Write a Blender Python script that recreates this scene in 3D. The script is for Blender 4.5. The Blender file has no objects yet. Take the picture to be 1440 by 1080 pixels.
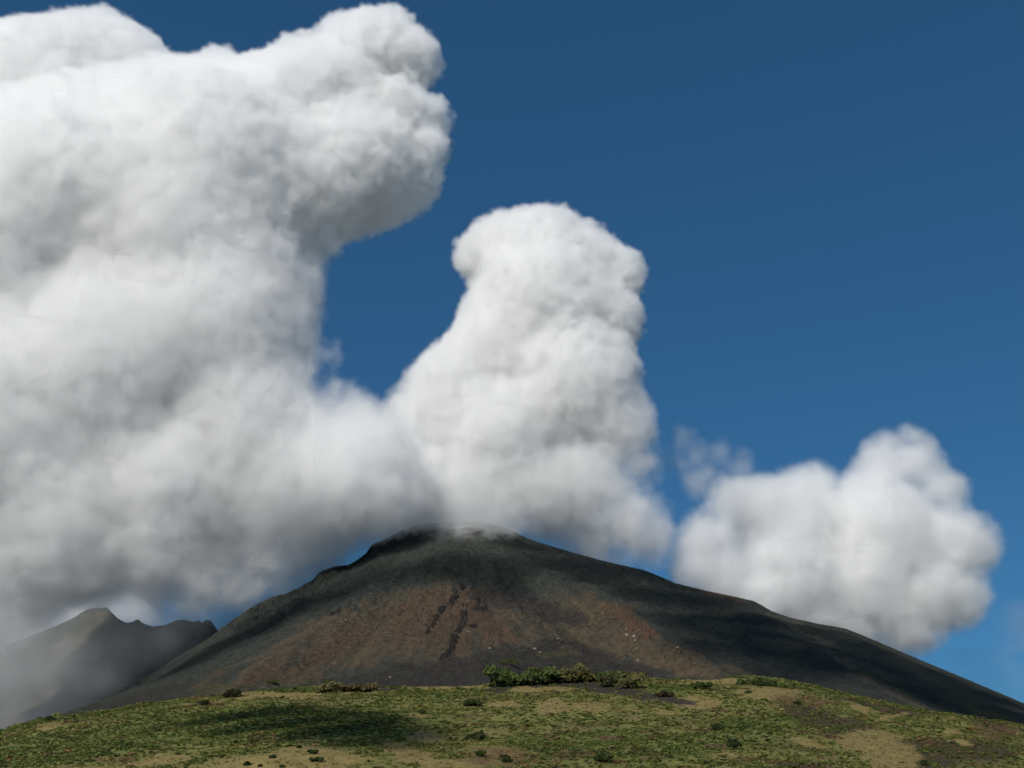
import bpy, bmesh, math, random
import numpy as np
from mathutils import Vector

rng = np.random.default_rng(7)
random.seed(7)
D = bpy.data
scene = bpy.context.scene
COL = scene.collection
R = math.radians

# ------------------------------------------------------------------ camera
FPX = 1400.0                      # focal length in pixels of the 1440 px wide photograph
PITCH = R(23.5)
CAMZ = 1.7
cp, sp = math.cos(PITCH), math.sin(PITCH)
cam_d = D.cameras.new('camera')
cam_d.sensor_width = 36.0
cam_d.lens = 36.0 * FPX / 1440.0
cam_d.clip_start = 0.5
cam_d.clip_end = 60000.0
cam = D.objects.new('camera', cam_d)
COL.objects.link(cam)
cam.location = (0, 0, CAMZ)
cam.rotation_euler = (R(90) + PITCH, 0, 0)
scene.camera = cam


def ray(px, py):
    """unit-free direction through a photograph pixel"""
    u = (np.asarray(px, float) - 720.0) / FPX
    v = (540.0 - np.asarray(py, float)) / FPX
    return u, cp - v * sp, sp + v * cp


def at_depth(px, py, Y):
    dx, dy, dz = ray(px, py)
    k = Y / dy
    return dx * k, Y + 0 * k, CAMZ + dz * k


def project(x, y, z):
    z = z - CAMZ
    depth = y * cp + z * sp
    up = -y * sp + z * cp
    return 720.0 + FPX * x / depth, 540.0 - FPX * up / depth


# ------------------------------------------------------------------ numpy noise
_perm = np.random.default_rng(3).permutation(512).astype(np.int64)
_ang = np.random.default_rng(4).uniform(0, 2 * np.pi, 512)
_gx, _gy = np.cos(_ang), np.sin(_ang)


def perlin(x, y, seed=0):
    xi = np.floor(x).astype(np.int64); yi = np.floor(y).astype(np.int64)
    xf = x - xi; yf = y - yi
    u = xf * xf * xf * (xf * (xf * 6 - 15) + 10)
    v = yf * yf * yf * (yf * (yf * 6 - 15) + 10)

    def g(ix, iy, fx, fy):
        h = _perm[(_perm[(ix + seed * 37) & 511] + iy) & 511]
        return _gx[h] * fx + _gy[h] * fy
    a = g(xi, yi, xf, yf); b = g(xi + 1, yi, xf - 1, yf)
    c = g(xi, yi + 1, xf, yf - 1); d = g(xi + 1, yi + 1, xf - 1, yf - 1)
    return (a + u * (b - a)) * (1 - v) + (c + u * (d - c)) * v


def fbm(x, y, octs=5, seed=0, gain=0.5, ridged=False):
    s = 0; a = 1.0; t = 0
    for i in range(octs):
        n = perlin(x, y, seed + i)
        if ridged:
            n = 1 - 2 * np.abs(n) * 1.4
        s = s + a * n; t += a
        a *= gain; x = x * 2.03 + 11.3; y = y * 2.03 + 5.7
    return s / t


def sstep(a, b, x):
    t = np.clip((x - a) / (b - a), 0, 1)
    return t * t * (3 - 2 * t)


# ------------------------------------------------------------------ mesh helpers
def mesh_from(name, verts, faces, smooth=True):
    """faces: (n,3) or (n,4) int array"""
    me = D.meshes.new(name)
    verts = np.asarray(verts, np.float32); faces = np.asarray(faces, np.int32)
    n, k = faces.shape
    me.vertices.add(len(verts)); me.vertices.foreach_set('co', verts.ravel())
    me.loops.add(n * k); me.loops.foreach_set('vertex_index', faces.ravel())
    me.polygons.add(n)
    me.polygons.foreach_set('loop_start', np.arange(0, n * k, k, dtype=np.int32))
    try:
        me.polygons.foreach_set('loop_total', np.full(n, k, np.int32))
    except Exception:
        pass
    me.update(calc_edges=True)
    me.polygons.foreach_set('use_smooth', np.full(n, smooth, bool))
    return me


def add_attr(me, name, vals):
    a = me.attributes.new(name, 'FLOAT', 'POINT')
    a.data.foreach_set('value', np.asarray(vals, np.float32).ravel())


def add_col(me, name, vals):
    a = me.attributes.new(name, 'FLOAT_COLOR', 'POINT')
    v = np.ones((len(vals), 4), np.float32); v[:, :3] = vals
    a.data.foreach_set('color', v.ravel())


def link(name, me, mat=None, parent=None):
    o = D.objects.new(name, me)
    COL.objects.link(o)
    if mat is not None and not me.materials:
        me.materials.append(mat)
    if parent is not None:
        o.parent = parent
    return o


def tag(o, label=None, cat=None, group=None, kind=None):
    if label: o['label'] = label
    if cat: o['category'] = cat
    if group: o['group'] = group
    if kind: o['kind'] = kind
    return o


def grid_faces(nr, nc):
    i = np.arange(nr * nc).reshape(nr, nc)
    return np.stack([i[:-1, :-1], i[:-1, 1:], i[1:, 1:], i[1:, :-1]], -1).reshape(-1, 4)


# ------------------------------------------------------------------ material helpers
def new_mat(name):
    m = D.materials.new(name); m.use_nodes = True
    nt = m.node_tree; nt.nodes.clear()
    return m, nt, nt.nodes, nt.links


class NB:
    """small node builder"""
    def __init__(self, nt):
        self.nt = nt

    def n(self, typ, **kw):
        nd = self.nt.nodes.new(typ)
        for k, v in kw.items():
            setattr(nd, k, v)
        return nd

    def put(self, sock, v):
        if v is None: return
        if hasattr(v, 'is_output'):
            self.nt.links.new(v, sock)
        else:
            sock.default_value = v

    def math(self, op, a, b=None, c=None, clamp=False):
        nd = self.n('ShaderNodeMath', operation=op, use_clamp=clamp)
        self.put(nd.inputs[0], a); self.put(nd.inputs[1], b)
        if c is not None: self.put(nd.inputs[2], c)
        return nd.outputs[0]

    def vmath(self, op, a, b=None, scale=None):
        nd = self.n('ShaderNodeVectorMath', operation=op)
        self.put(nd.inputs[0], a)
        if b is not None: self.put(nd.inputs[1], b)
        if scale is not None: self.put(nd.inputs['Scale'], scale)
        return nd.outputs['Value'] if op in ('DISTANCE', 'LENGTH', 'DOT_PRODUCT') else nd.outputs['Vector']

    def maprange(self, v, a, b, c=0.0, d=1.0, smooth=False):
        nd = self.n('ShaderNodeMapRange')
        nd.clamp = True
        if smooth: nd.interpolation_type = 'SMOOTHSTEP'
        for k, val in zip(range(5), (v, a, b, c, d)):
            self.put(nd.inputs[k], val)
        return nd.outputs[0]

    def noise(self, vec, scale, detail=4.0, rough=0.55, out='Fac', typ=None):
        nd = self.n('ShaderNodeTexNoise')
        if typ: nd.noise_type = typ
        self.put(nd.inputs['Vector'], vec)
        self.put(nd.inputs['Scale'], scale); self.put(nd.inputs['Detail'], detail); self.put(nd.inputs['Roughness'], rough)
        return nd.outputs[0] if out == 'Fac' else nd.outputs['Color']

    def voronoi(self, vec, scale, feature='F1', out='Distance', detail=0.0):
        nd = self.n('ShaderNodeTexVoronoi', feature=feature)
        self.put(nd.inputs['Vector'], vec); self.put(nd.inputs['Scale'], scale)
        if 'Detail' in nd.inputs: self.put(nd.inputs['Detail'], detail)
        return nd.outputs[out]

    def mix(self, f, a, b, blend='MIX'):
        nd = self.n('ShaderNodeMix', data_type='RGBA', blend_type=blend)
        self.put(nd.inputs[0], f); self.put(nd.inputs[6], a); self.put(nd.inputs[7], b)
        return nd.outputs[2]

    def attr(self, name, out='Fac'):
        nd = self.n('ShaderNodeAttribute'); nd.attribute_name = name
        return nd.outputs[out]

    def diffuse_out(self, col, rough=0.95, normal=None, spec=0.15):
        b = self.n('ShaderNodeBsdfPrincipled')
        self.put(b.inputs['Base Color'], col); b.inputs['Roughness'].default_value = rough
        b.inputs['Specular IOR Level'].default_value = spec
        if normal is not None: self.put(b.inputs['Normal'], normal)
        o = self.n('ShaderNodeOutputMaterial')
        self.nt.links.new(b.outputs[0], o.inputs['Surface'])
        return b


def c3(r, g, b): return (r, g, b, 1.0)


# ------------------------------------------------------------------ render + light
SUN_AZ, SUN_EL = R(-154.0), R(36.0)       # azimuth from +Y, clockwise: the sun stands to the left and a little behind the viewer
SUN = Vector((math.sin(SUN_AZ) * math.cos(SUN_EL), math.cos(SUN_AZ) * math.cos(SUN_EL), math.sin(SUN_EL)))
w = D.worlds.new('World'); scene.world = w; w.use_nodes = True
wn = w.node_tree.nodes; wn.clear()
sky = wn.new('ShaderNodeTexSky'); sky.sky_type = 'NISHITA'; sky.sun_disc = False
sky.sun_elevation = SUN_EL; sky.sun_rotation = SUN_AZ
sky.altitude = 0.0; sky.air_density = 0.75; sky.dust_density = 0.0; sky.ozone_density = 3.2
bg = wn.new('ShaderNodeBackground'); bg.inputs[1].default_value = 0.1
wo = wn.new('ShaderNodeOutputWorld')
# the clear, polarised-looking blue of the photograph: flatter and deeper than the plain sky model
gm = wn.new('ShaderNodeGamma'); gm.inputs[1].default_value = .6
mu = wn.new('ShaderNodeMix'); mu.data_type = 'RGBA'; mu.blend_type = 'MULTIPLY'; mu.inputs[0].default_value = 1.0
mu.inputs[7].default_value = (.29, .785, 1.19, 1)
w.node_tree.links.new(sky.outputs[0], gm.inputs[0]); w.node_tree.links.new(gm.outputs[0], mu.inputs[6]); w.node_tree.links.new(mu.outputs[2], bg.inputs[0]); w.node_tree.links.new(bg.outputs[0], wo.inputs[0])
sun_d = D.lights.new('sun', 'SUN'); sun_d.energy = 4.0; sun_d.angle = R(0.53); sun_d.color = (1.0, 0.95, 0.87)
sun = D.objects.new('sun', sun_d); COL.objects.link(sun)
sun.rotation_euler = SUN.to_track_quat('Z', 'Y').to_euler()

scene.view_settings.view_transform = 'Standard'; scene.view_settings.look = 'None'
scene.view_settings.exposure = 0.0; scene.view_settings.gamma = 1.0
cy = scene.cycles
cy.max_bounces = 20; cy.diffuse_bounces = 6; cy.glossy_bounces = 1; cy.transmission_bounces = 1
cy.volume_bounces = 14; cy.transparent_max_bounces = 12
cy.volume_step_rate = 1.8; cy.volume_max_steps = 400
cy.use_adaptive_sampling = True; cy.adaptive_threshold = 0.05; cy.adaptive_min_samples = 12
cy.use_denoising = True
try:
    cy.denoiser = 'OPENIMAGEDENOISE'; cy.denoising_prefilter = 'ACCURATE'
except Exception:
    pass
cy.caustics_reflective = False; cy.caustics_refractive = False
cy.sample_clamp_indirect = 4.0

# ================================================================== TERRAIN
# ---- hillside -------------------------------------------------------
CREST_Y = 620.0
crest_px = np.array([-400, -200, 0, 60, 130, 200, 320, 420, 460, 530, 620, 668, 700, 760, 800, 850, 900, 930, 965, 1000, 1060, 1130, 1200, 1300, 1440, 1640, 1840])
crest_py = np.array([1078, 1056, 1034, 1012, 1003, 988, 974, 969, 968, 968, 964, 966, 961, 957, 955, 954, 953, 955, 957, 957, 951, 962, 980, 1000, 1020, 1046, 1074])


def crest_tan(px):
    dx, dy, dz = ray(px, np.mean([np.interp(px + k, crest_px, crest_py) for k in (-32, -16, 0, 16, 32)], 0))
    return dz / dy


def hill_height(x, y):
    px = 720 + FPX * x / (np.maximum(y, 60) * cp * 1.045)
    zc = CAMZ + CREST_Y * crest_tan(px)
    t = np.clip((y - 150) / (CREST_Y - 150), 0, 1)
    up = t ** 1.5
    down = 1 - 0.75 * np.clip((y - CREST_Y) / 300, 0, 2) ** 2
    prof = np.where(y < CREST_Y, up, down)
    amp = sstep(120, 300, y) * (1 - 0.55 * sstep(520, 610, y))
    n = 7.0 * fbm(x / 130, y / 90, 3, 21) + 2.6 * fbm(x / 38, y / 30, 4, 31) + 0.9 * fbm(x / 9, y / 9, 3, 41)
    ez = zc * prof + n * amp
    # dry-grass mound low on the slope
    mx, my = at_depth(415, 1058, 330.0)[0], 330.0
    ez = ez + 6.0 * np.exp(-((x - mx) / 34) ** 2 - ((y - my) / 30) ** 2)
    return ez


ys = np.concatenate([np.linspace(-300, 180, 30)[:-1], np.linspace(180, 300, 60)[:-1], np.linspace(300, 690, 520)[:-1], np.linspace(690, 940, 60)])
us = np.concatenate([np.linspace(-1.6, -0.62, 40)[:-1], np.linspace(-0.62, 0.62, 960)[:-1], np.linspace(0.62, 1.6, 40)])
UU, YY = np.meshgrid(us, ys)
XX = UU * (YY.clip(150, None) * 0.95 + 20)
ZZ = hill_height(XX, YY)
hill_v = np.stack([XX, YY, ZZ], -1).reshape(-1, 3)
hpx, hpy = project(hill_v[:, 0], np.maximum(hill_v[:, 1], 60), hill_v[:, 2])


def blobs(px, py, lst, wob=None):
    """soft union of ellipses given in photograph pixels (cx, cy, rx, ry, tilt in degrees, strength)"""
    m = np.zeros_like(px)
    wx, wy = (0, 0) if wob is None else wob[:2]
    for b in lst:
        cx, cyy, rx, ry = b[:4]
        tilt = R(b[4]) if len(b) > 4 else 0
        st = b[5] if len(b) > 5 else 1.0
        X, Y = px - cx + wx, py - cyy + wy
        Xr = X * math.cos(tilt) + Y * math.sin(tilt); Yr = -X * math.sin(tilt) + Y * math.cos(tilt)
        q = np.sqrt((Xr / rx) ** 2 + (Yr / ry) ** 2)
        m = np.maximum(m, st * np.clip(1.6 - q, 0, 1.2))
    if wob is not None:
        m = m + np.clip(m * 4, 0, 1) * wob[2]
    return np.clip(sstep(.38, .82, m), 0, 1)


TAN = [(400, 1074, 112, 17, -4), (425, 1060, 62, 9), (225, 1070, 62, 8, -8, .8), (130, 1082, 60, 6, 0, .6), (575, 1060, 40, 12, 20), (640, 1074, 60, 8, 0),
       (760, 969, 46, 5), (712, 990, 26, 4), (778, 994, 22, 9), (832, 994, 34, 9, 0, .8), (622, 966, 60, 3.2), (500, 969, 36, 5), (1012, 959, 52, 4),
       (1078, 975, 46, 9), (985, 988, 34, 9), (1222, 1042, 44, 17), (1255, 1064, 40, 20), (1140, 1045, 24, 6, 20), (1335, 1029, 14, 6), (1352, 1043, 13, 5, 15),
       (1252, 1009, 24, 4, -15), (1214, 998, 18, 4, 12), (1352, 1000, 20, 5, 8), (70, 1021, 17, 5, -12), (395, 977, 62, 4), (590, 1008, 26, 5, 0, .7), (602, 1036, 26, 9),
       (700, 1060, 46, 12, 0, .8), (940, 1003, 60, 4, 5, .6), (880, 1000, 60, 5, 0, .5), (540, 1002, 26, 5, 0, .4), (1020, 1062, 38, 8, 0, .5), (320, 985, 80, 3.5, -6, .7)]
RUST = [(700, 1066, 55, 14), (805, 1063, 26, 5), (1130, 985, 44, 8, 4), (860, 1038, 20, 5), (776, 1037, 8, 3), (1395, 1028, 36, 10), (160, 1068, 34, 5), (1012, 1050, 20, 4),
        (300, 990, 16, 4), (1245, 1000, 12, 4), (920, 1060, 40, 8, 0, .6)]
BROWN = [(1150, 1012, 52, 16, 20), (1300, 1062, 62, 24), (1200, 1022, 50, 10, 15), (1380, 1055, 70, 24, 0, .7), (1390, 1018, 60, 12, 15, .6), (1240, 995, 70, 6, 12, .8), (1120, 1078, 50, 8, 0, .7)]
DARK = [(790, 960, 105, 5), (705, 966, 18, 5), (846, 966, 56, 9, 8), (935, 982, 44, 5, 10), (880, 975, 40, 7, 15), (694, 970, 14, 4), (170, 986, 80, 7, -14), (215, 972, 60, 6, -14), (550, 970, 14, 3), (1190, 985, 40, 4, 16, .5)]
GREEN = [(380, 1015, 200, 26, 0), (520, 1040, 60, 20), (100, 1050, 150, 22, -10), (870, 1050, 160, 24), (640, 976, 50, 7), (930, 968, 60, 5), (1080, 962, 60, 5, 8), (1050, 1030, 60, 20)]

def hill_wob(x, y):
    return 22 * fbm(x / 22, y / 22, 4, 51), 9 * fbm(x / 18, y / 18, 4, 61), .75 * fbm(x / 9, y / 6, 5, 66, .65)


wob = hill_wob(hill_v[:, 0], hill_v[:, 1])
h_tan = blobs(hpx, hpy, TAN, wob); h_rust = blobs(hpx, hpy, RUST, wob); h_brown = blobs(hpx, hpy, BROWN, wob)
h_dark = blobs(hpx, hpy, DARK, wob); h_green = blobs(hpx, hpy, GREEN, wob)
front = sstep(150, 220, hill_v[:, 1])
hill_me = mesh_from('hillside', hill_v, grid_faces(len(ys), len(us)))
for nm, v in (('tan', h_tan * front), ('rust', h_rust * front), ('brown', h_brown * front), ('dark', h_dark * front), ('green', h_green * front)):
    add_attr(hill_me, nm, v)

m_hill, nt, N, L = new_mat('hillside_soil_and_grass')
nb = NB(nt)
pos = nb.n('ShaderNodeNewGeometry').outputs['Position']
n1 = nb.noise(pos, 0.05, 5, 0.6); n2 = nb.noise(pos, 0.33, 6, 0.7); n3 = nb.noise(pos, 1.4, 4, 0.7)
grass = nb.mix(nb.maprange(n1, .35, .65), c3(.115, .122, .034), c3(.185, .178, .055))
grass = nb.mix(nb.maprange(n2, .52, .62), grass, c3(.145, .13, .045))
grass = nb.mix(nb.math('MULTIPLY', nb.maprange(n3, .5, .6), .65), grass, c3(.05, .058, .022))
hn = nb.noise(nb.vmath('ADD', pos, (50, 20, 0)), .028, 5, .62)
grass = nb.mix(nb.math('MULTIPLY', nb.maprange(hn, .52, .62), .7), grass, c3(.115, .085, .045))
grass = nb.mix(nb.math('MULTIPLY', nb.maprange(nb.noise(pos, .8, 3, .7), .56, .64), .6), grass, c3(.19, .165, .065))
lush = nb.mix(nb.maprange(n2, .4, .65), c3(.085, .108, .032), c3(.140, .150, .044))
c = nb.mix(nb.math('MULTIPLY', nb.attr('green'), .75), grass, lush)
tanc = nb.mix(nb.maprange(n2, .35, .65), c3(.165, .125, .048), c3(.24, .19, .075))
tanc = nb.mix(nb.maprange(n3, .54, .66), tanc, c3(.10, .088, .036))
rustc = nb.mix(nb.maprange(n2, .4, .6), c3(.13, .072, .038), c3(.075, .05, .028))
brownc = nb.mix(nb.maprange(n2, .4, .62), c3(.062, .042, .027), c3(.05, .05, .024))
darkc = nb.mix(nb.maprange(n2, .4, .62), c3(.032, .028, .024), c3(.05, .042, .033))
c = nb.mix(nb.attr('brown'), c, brownc)
c = nb.mix(nb.attr('tan'), c, tanc)
c = nb.mix(nb.math('MULTIPLY', nb.attr('rust'), nb.maprange(n2, .3, .6)), c, rustc)
c = nb.mix(nb.attr('dark'), c, darkc)
bmp = nb.n('ShaderNodeBump'); bmp.inputs['Strength'].default_value = 0.8; bmp.inputs['Distance'].default_value = 0.6
nb.put(bmp.inputs['Height'], nb.math('ADD', n2, nb.math('MULTIPLY', n3, .5)))
nb.diffuse_out(c, 0.95, bmp.outputs[0], .1)
hill = link('hillside', hill_me, m_hill)
tag(hill, 'low green and straw coloured foreground hillside below the dark volcano', 'hillside', kind='structure')

# ---- volcano ----------------------------------------------------------
Y0 = 3200.0
sil_px = np.array([-700, -400, -200, 0, 60, 140, 200, 255, 290, 310, 335, 360, 385, 400, 420, 440, 447, 455, 470, 490, 500, 515, 522, 545, 560, 575, 600, 640, 680, 710, 725, 742, 760, 800, 850, 905, 930, 950, 1000, 1030, 1060, 1072, 1085, 1110, 1150, 1180, 1190, 1220, 1290, 1350, 1400, 1440, 1700, 2000, 2300])
sil_py = np.array([1190, 1130, 1085, 1032, 1012, 986, 956, 920, 900, 884, 866, 850, 838, 835, 826, 815, 806, 801, 796, 794, 788, 777, 766, 755, 748, 741, 736, 733, 735, 742, 748, 757, 763, 775, 789, 801, 811, 820, 832, 838, 845, 851, 859, 868, 877, 882, 884, 896, 926, 951, 972, 989, 1085, 1180, 1230])
XS = at_depth(650, 735, Y0)[0]
sx_, _, sz_ = at_depth(sil_px, sil_py, Y0)
ZTOP = float(sz_.max())
rl = (XS - sx_[sil_px <= 650])[::-1]; zl = sz_[sil_px <= 650][::-1]
rr = (sx_ - XS)[sil_px >= 650]; zr = sz_[sil_px >= 650]


def smooth_prof(r, z, rq):
    # smoothed side profile: the fine skyline is restored later near the ridge only
    return np.mean([np.interp(np.abs(rq + d), r, z) for d in (-160, -80, 0, 80, 160)], 0)


fr_r = np.array([0, 150, 300, 600, 900, 1200, 1500, 1800, 2100, 2400, 2900, 3500])
fr_z = np.array([ZTOP, 822, 728, 545, 388, 262, 165, 112, 82, 62, 45, 10.0])


def spline_prof(rq):
    return np.mean([np.interp(np.abs(rq + d), fr_r, fr_z) for d in (-140, -70, 0, 70, 140)], 0)


def base_height(x, y):
    dx = x - XS; dy = Y0 - y
    r = np.hypot(dx, dy)
    side = np.where(dx < 0, smooth_prof(rl, zl, r), smooth_prof(rr, zr, r))
    side = np.maximum(side, -60)
    s2 = (dx / np.maximum(r, 1)) ** 2
    wgt = s2 ** 1.3
    return spline_prof(r) * (1 - wgt) + side * wgt


def seg_dist(x, y, pts):
    """distance to a polyline and the side of it (positive to the right when looking from the first to the last point)"""
    best = np.full(x.shape, 1e9); sgn = np.zeros(x.shape); tpar = np.zeros(x.shape)
    n = len(pts) - 1
    for i in range(n):
        (ax, ay), (bx, by) = pts[i], pts[i + 1]
        ex, ey = bx - ax, by - ay
        t = ((x - ax) * ex + (y - ay) * ey) / (ex * ex + ey * ey)
        tc = np.clip(t, 0, 1)
        d = np.hypot(x - ax - tc * ex, y - ay - tc * ey)
        k = d < best
        cr = ex * (y - ay) - ey * (x - ax)
        best = np.where(k, d, best); sgn = np.where(k, -np.sign(cr), sgn); tpar = np.where(k, (i + tc) / n, tpar)
    return best, sgn, tpar


def march(px, py, hfun, y0=800.0, y1=3900.0):
    """where the ray through a photograph pixel meets a height function"""
    dx, dy, dz = (float(v) for v in ray(px, py))
    t = np.linspace(y0, y1, 2500)
    hx = dx / dy * t; hz = CAMZ + dz / dy * t
    below = np.nonzero(hfun(hx, t) >= hz)[0]
    if not len(below): print('MISS', px, py)
    i = below[0] if len(below) else len(t) - 1
    return float(hx[i]), float(t[i]), float(hz[i])


RIDGE_PX = [(705, 752), (745, 782), (800, 822), (860, 852), (895, 878), (922, 897), (965, 917), (1010, 934), (1065, 952)]
ridge = [march(a, b, base_height)[:2] for a, b in RIDGE_PX]
LEFT_PX = [(560, 758), (520, 812), (480, 862), (420, 900), (340, 940), (270, 965)]
lridge = [march(a, b, base_height)[:2] for a, b in LEFT_PX]
R2_PX = [(1062, 850), (1105, 885), (1150, 912), (1210, 945), (1270, 978), (1340, 1005)]
ridge2 = [march(a, b, base_height)[:2] for a, b in R2_PX]


def raw_height(x, y):
    h = base_height(x, y)
    dx = x - XS; dy = Y0 - y
    r = np.hypot(dx, dy); th = np.arctan2(dx, dy)
    fade = sstep(60, 420, r) * (1 - sstep(1500, 2100, r)) * (1 - sstep(1.7, 2.3, np.abs(th)))
    # ridge that bounds the central spur on the right, steep on its right side
    d, s, t = seg_dist(x, y, ridge)
    d = d + 14 * fbm(x / 60, y / 60, 4, 71)
    taper = sstep(0.10, 0.32, t) * (1 - 0.65 * sstep(0.72, 1.0, t)) * sstep(-100, 60, dy)
    inside = 34 * np.exp(-d / 260)
    outside = 34 - 78 * sstep(0, 95, d) + 44 * sstep(150, 620, d)
    h = h + taper * np.where(s < 0, inside, outside) * (1 - sstep(1450, 1900, r))
    d, s, t = seg_dist(x, y, lridge)
    d = d + 12 * fbm(x / 60, y / 60, 4, 81)
    taper = sstep(0.12, 0.36, t) * (1 - sstep(0.8, 1.0, t)) * sstep(-100, 60, dy)
    h = h + taper * np.where(s > 0, 16 * np.exp(-d / 240), 16 - 46 * sstep(0, 120, d) + 30 * sstep(180, 560, d))
    d, s, t = seg_dist(x, y, ridge2)
    h = h + sstep(0, .15, t) * (1 - .5 * t) * np.where(s < 0, 22 * np.exp(-d / 120), 22 * np.exp(-d / 260))
    # radial gullies and rough lava
    g = fbm(th * 9 + .35 * fbm(x / 300, y / 300, 3, 96), r / 700 + 3, 4, 91, ridged=True)
    h = h + fade * (8.5 * g) * (0.5 + 0.8 * sstep(200, 900, r))
    rough = fbm(x / 70, y / 70, 5, 101, 0.55)
    fine = fbm(x / 17, y / 17, 4, 111, 0.6)
    amp = sstep(700, 1200, y)
    micro = fbm(x / 6.5, y / 6.5, 2, 116, 0.6)
    h = h + amp * (9 * rough + 4.2 * fine + 1.3 * micro)
    h = h - 75 * (1 - sstep(620, 1000, y))
    crag = np.maximum(0, fbm(x / 42, y / 42, 4, 121, 0.6) - 0.05)
    h = h + sstep(60, 220, r) * (1 - sstep(700, 1100, r)) * (1 - sstep(1.7, 2.3, np.abs(th))) * 11 * fbm(x / 52, y / 52, 4, 191, 0.58, ridged=True)
    cm = sstep(80, 240, r) * (1 - sstep(700, 1000, r)) * sstep(0.25, .9, -th)
    h = h + cm * crag * 55
    return h


mx_ = np.concatenate([np.linspace(-1.75, -0.62, 60)[:-1], np.linspace(-0.62, 0.62, 1150)[:-1], np.linspace(0.62, 1.75, 60)])
my_ = np.concatenate([np.linspace(560, 1500, 130)[:-1], np.linspace(1500, 3300, 700)[:-1], np.linspace(3300, 4700, 70)])
MU, MY = np.meshgrid(mx_, my_)
MX = MU * (MY * 0.62 + 1100)
MZ = raw_height(MX, MY)
# bring the skyline onto the photographed one: broad correction everywhere, fine correction close to the ridge only
for it in range(2):
    PX, PY = project(MX, MY, MZ)
    nb_ = 620
    edges = np.linspace(-60, 1500, nb_ + 1)
    tan = (MZ - CAMZ) / MY
    idx = np.clip(np.digitize(PX.ravel(), edges) - 1, -1, nb_)
    mxt = np.full(nb_ + 2, -1.0)
    np.maximum.at(mxt, idx + 1, tan.ravel())
    cen = 0.5 * (edges[:-1] + edges[1:])
    have = mxt[1:-1]; ok = have > 0
    cur = np.interp(cen, cen[ok], have[ok])
    _, tdy, tdz = ray(cen, np.interp(cen, sil_px, sil_py))
    ratio = (tdz / tdy) / cur
    ker = np.hanning(81); ker /= ker.sum()
    low = np.convolve(np.pad(ratio, 40, mode='edge'), ker, 'valid')
    hi = ratio / low
    q = np.interp(PX.ravel(), cen, low).reshape(PX.shape)
    qh = np.interp(PX.ravel(), cen, hi).reshape(PX.shape)
    near = np.interp(PX.ravel(), cen, cur).reshape(PX.shape)
    closeness = sstep(0.93, 0.995, tan / near)
    yw = sstep(800, 1500, MY)
    q = np.clip(q, .7, 1.4); qh = np.clip(qh, .93, 1.07)
    MZ = MZ * (1 + yw * (q * (1 + (qh - 1) * closeness) - 1))
mt_v = np.stack([MX, MY, MZ], -1).reshape(-1, 3)
mpx, mpy = project(mt_v[:, 0], mt_v[:, 1], mt_v[:, 2])


def grid_lookup():
    """height of the finished volcano by bilinear lookup"""
    def f(x, y):
        x = np.asarray(x, float); y = np.asarray(y, float)
        fy = np.interp(y, my_, np.arange(len(my_)))
        fu = np.interp(x / (y * 0.62 + 1100), mx_, np.arange(len(mx_)))
        i = np.clip(fy.astype(int), 0, len(my_) - 2); j = np.clip(fu.astype(int), 0, len(mx_) - 2)
        a = fy - i; b = fu - j
        return (MZ[i, j] * (1 - b) + MZ[i, j + 1] * b) * (1 - a) + (MZ[i + 1, j] * (1 - b) + MZ[i + 1, j + 1] * b) * a
    return f


mountain_z = grid_lookup()


def on_mountain(px, py):
    return march(px, py, mountain_z, 900.0, 3600.0)


def on_hill(px, py):
    return march(px, py, hill_height, 160.0, 700.0)


wob = (40 * fbm(mt_v[:, 0] / 120, mt_v[:, 1] / 120, 5, 131), 22 * fbm(mt_v[:, 0] / 120, mt_v[:, 1] / 120, 5, 141), .8 * fbm(mt_v[:, 0] / 55, mt_v[:, 1] / 75, 5, 146, .62))
M_BROWN = [(560, 880, 130, 46, -14), (470, 905, 120, 40, -22), (640, 880, 90, 60), (390, 940, 90, 22, -22), (830, 880, 80, 40, 20), (930, 920, 100, 20, 16), (740, 880, 90, 40, 0, .6), (1020, 940, 50, 10, 15, .7)]
M_RED = [(600, 868, 60, 34, -20), (660, 858, 36, 30), (700, 885, 26, 14, 30), (480, 905, 60, 16, -28), (370, 948, 34, 10, -20), (872, 862, 26, 12, 28), (905, 890, 22, 9, 24), (640, 905, 20, 20, 0, .8),
         (1005, 834, 60, 6, 11, .6), (1120, 905, 20, 4, 20, .5), (1290, 995, 40, 4, 26, .6), (1420, 1022, 40, 6, 22, .8), (300, 955, 50, 8, -25, .5)]
M_BLACK = [(640, 945, 90, 20), (760, 935, 90, 26), (810, 915, 60, 14, 14), (560, 955, 70, 12), (860, 945, 70, 12), (700, 840, 40, 14), (760, 855, 60, 14, 20), (190, 985, 80, 8, -16)]
M_OLIVE = [(780, 918, 26, 6), (1380, 1000, 60, 10, 22), (1250, 960, 60, 8, 24, .6), (300, 968, 40, 5, -10), (420, 962, 60, 5, 0, .6), (1060, 900, 120, 24, 20, .3)]
M_ROCKY = [(880, 880, 70, 26, 26), (640, 880, 60, 60), (700, 905, 50, 22), (420, 820, 80, 30, -25), (960, 925, 50, 12, 20, .6), (480, 900, 120, 40, -20, .4)]
M_PALE = [(1140, 895, 50, 4, 30, .8), (1190, 935, 60, 6, 28, .6), (1280, 985, 50, 5, 26, .9), (1230, 965, 50, 5, 26, .6), (1080, 868, 30, 4, 24, .5)]
mount_me = mesh_from('mountain', mt_v, grid_faces(len(my_), len(mx_)))
_dx, _dy = mt_v[:, 0] - XS, Y0 - mt_v[:, 1]
add_attr(mount_me, 'fall_angle', np.arctan2(_dx, _dy)); add_attr(mount_me, 'fall_radius', np.hypot(_dx, _dy))
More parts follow.
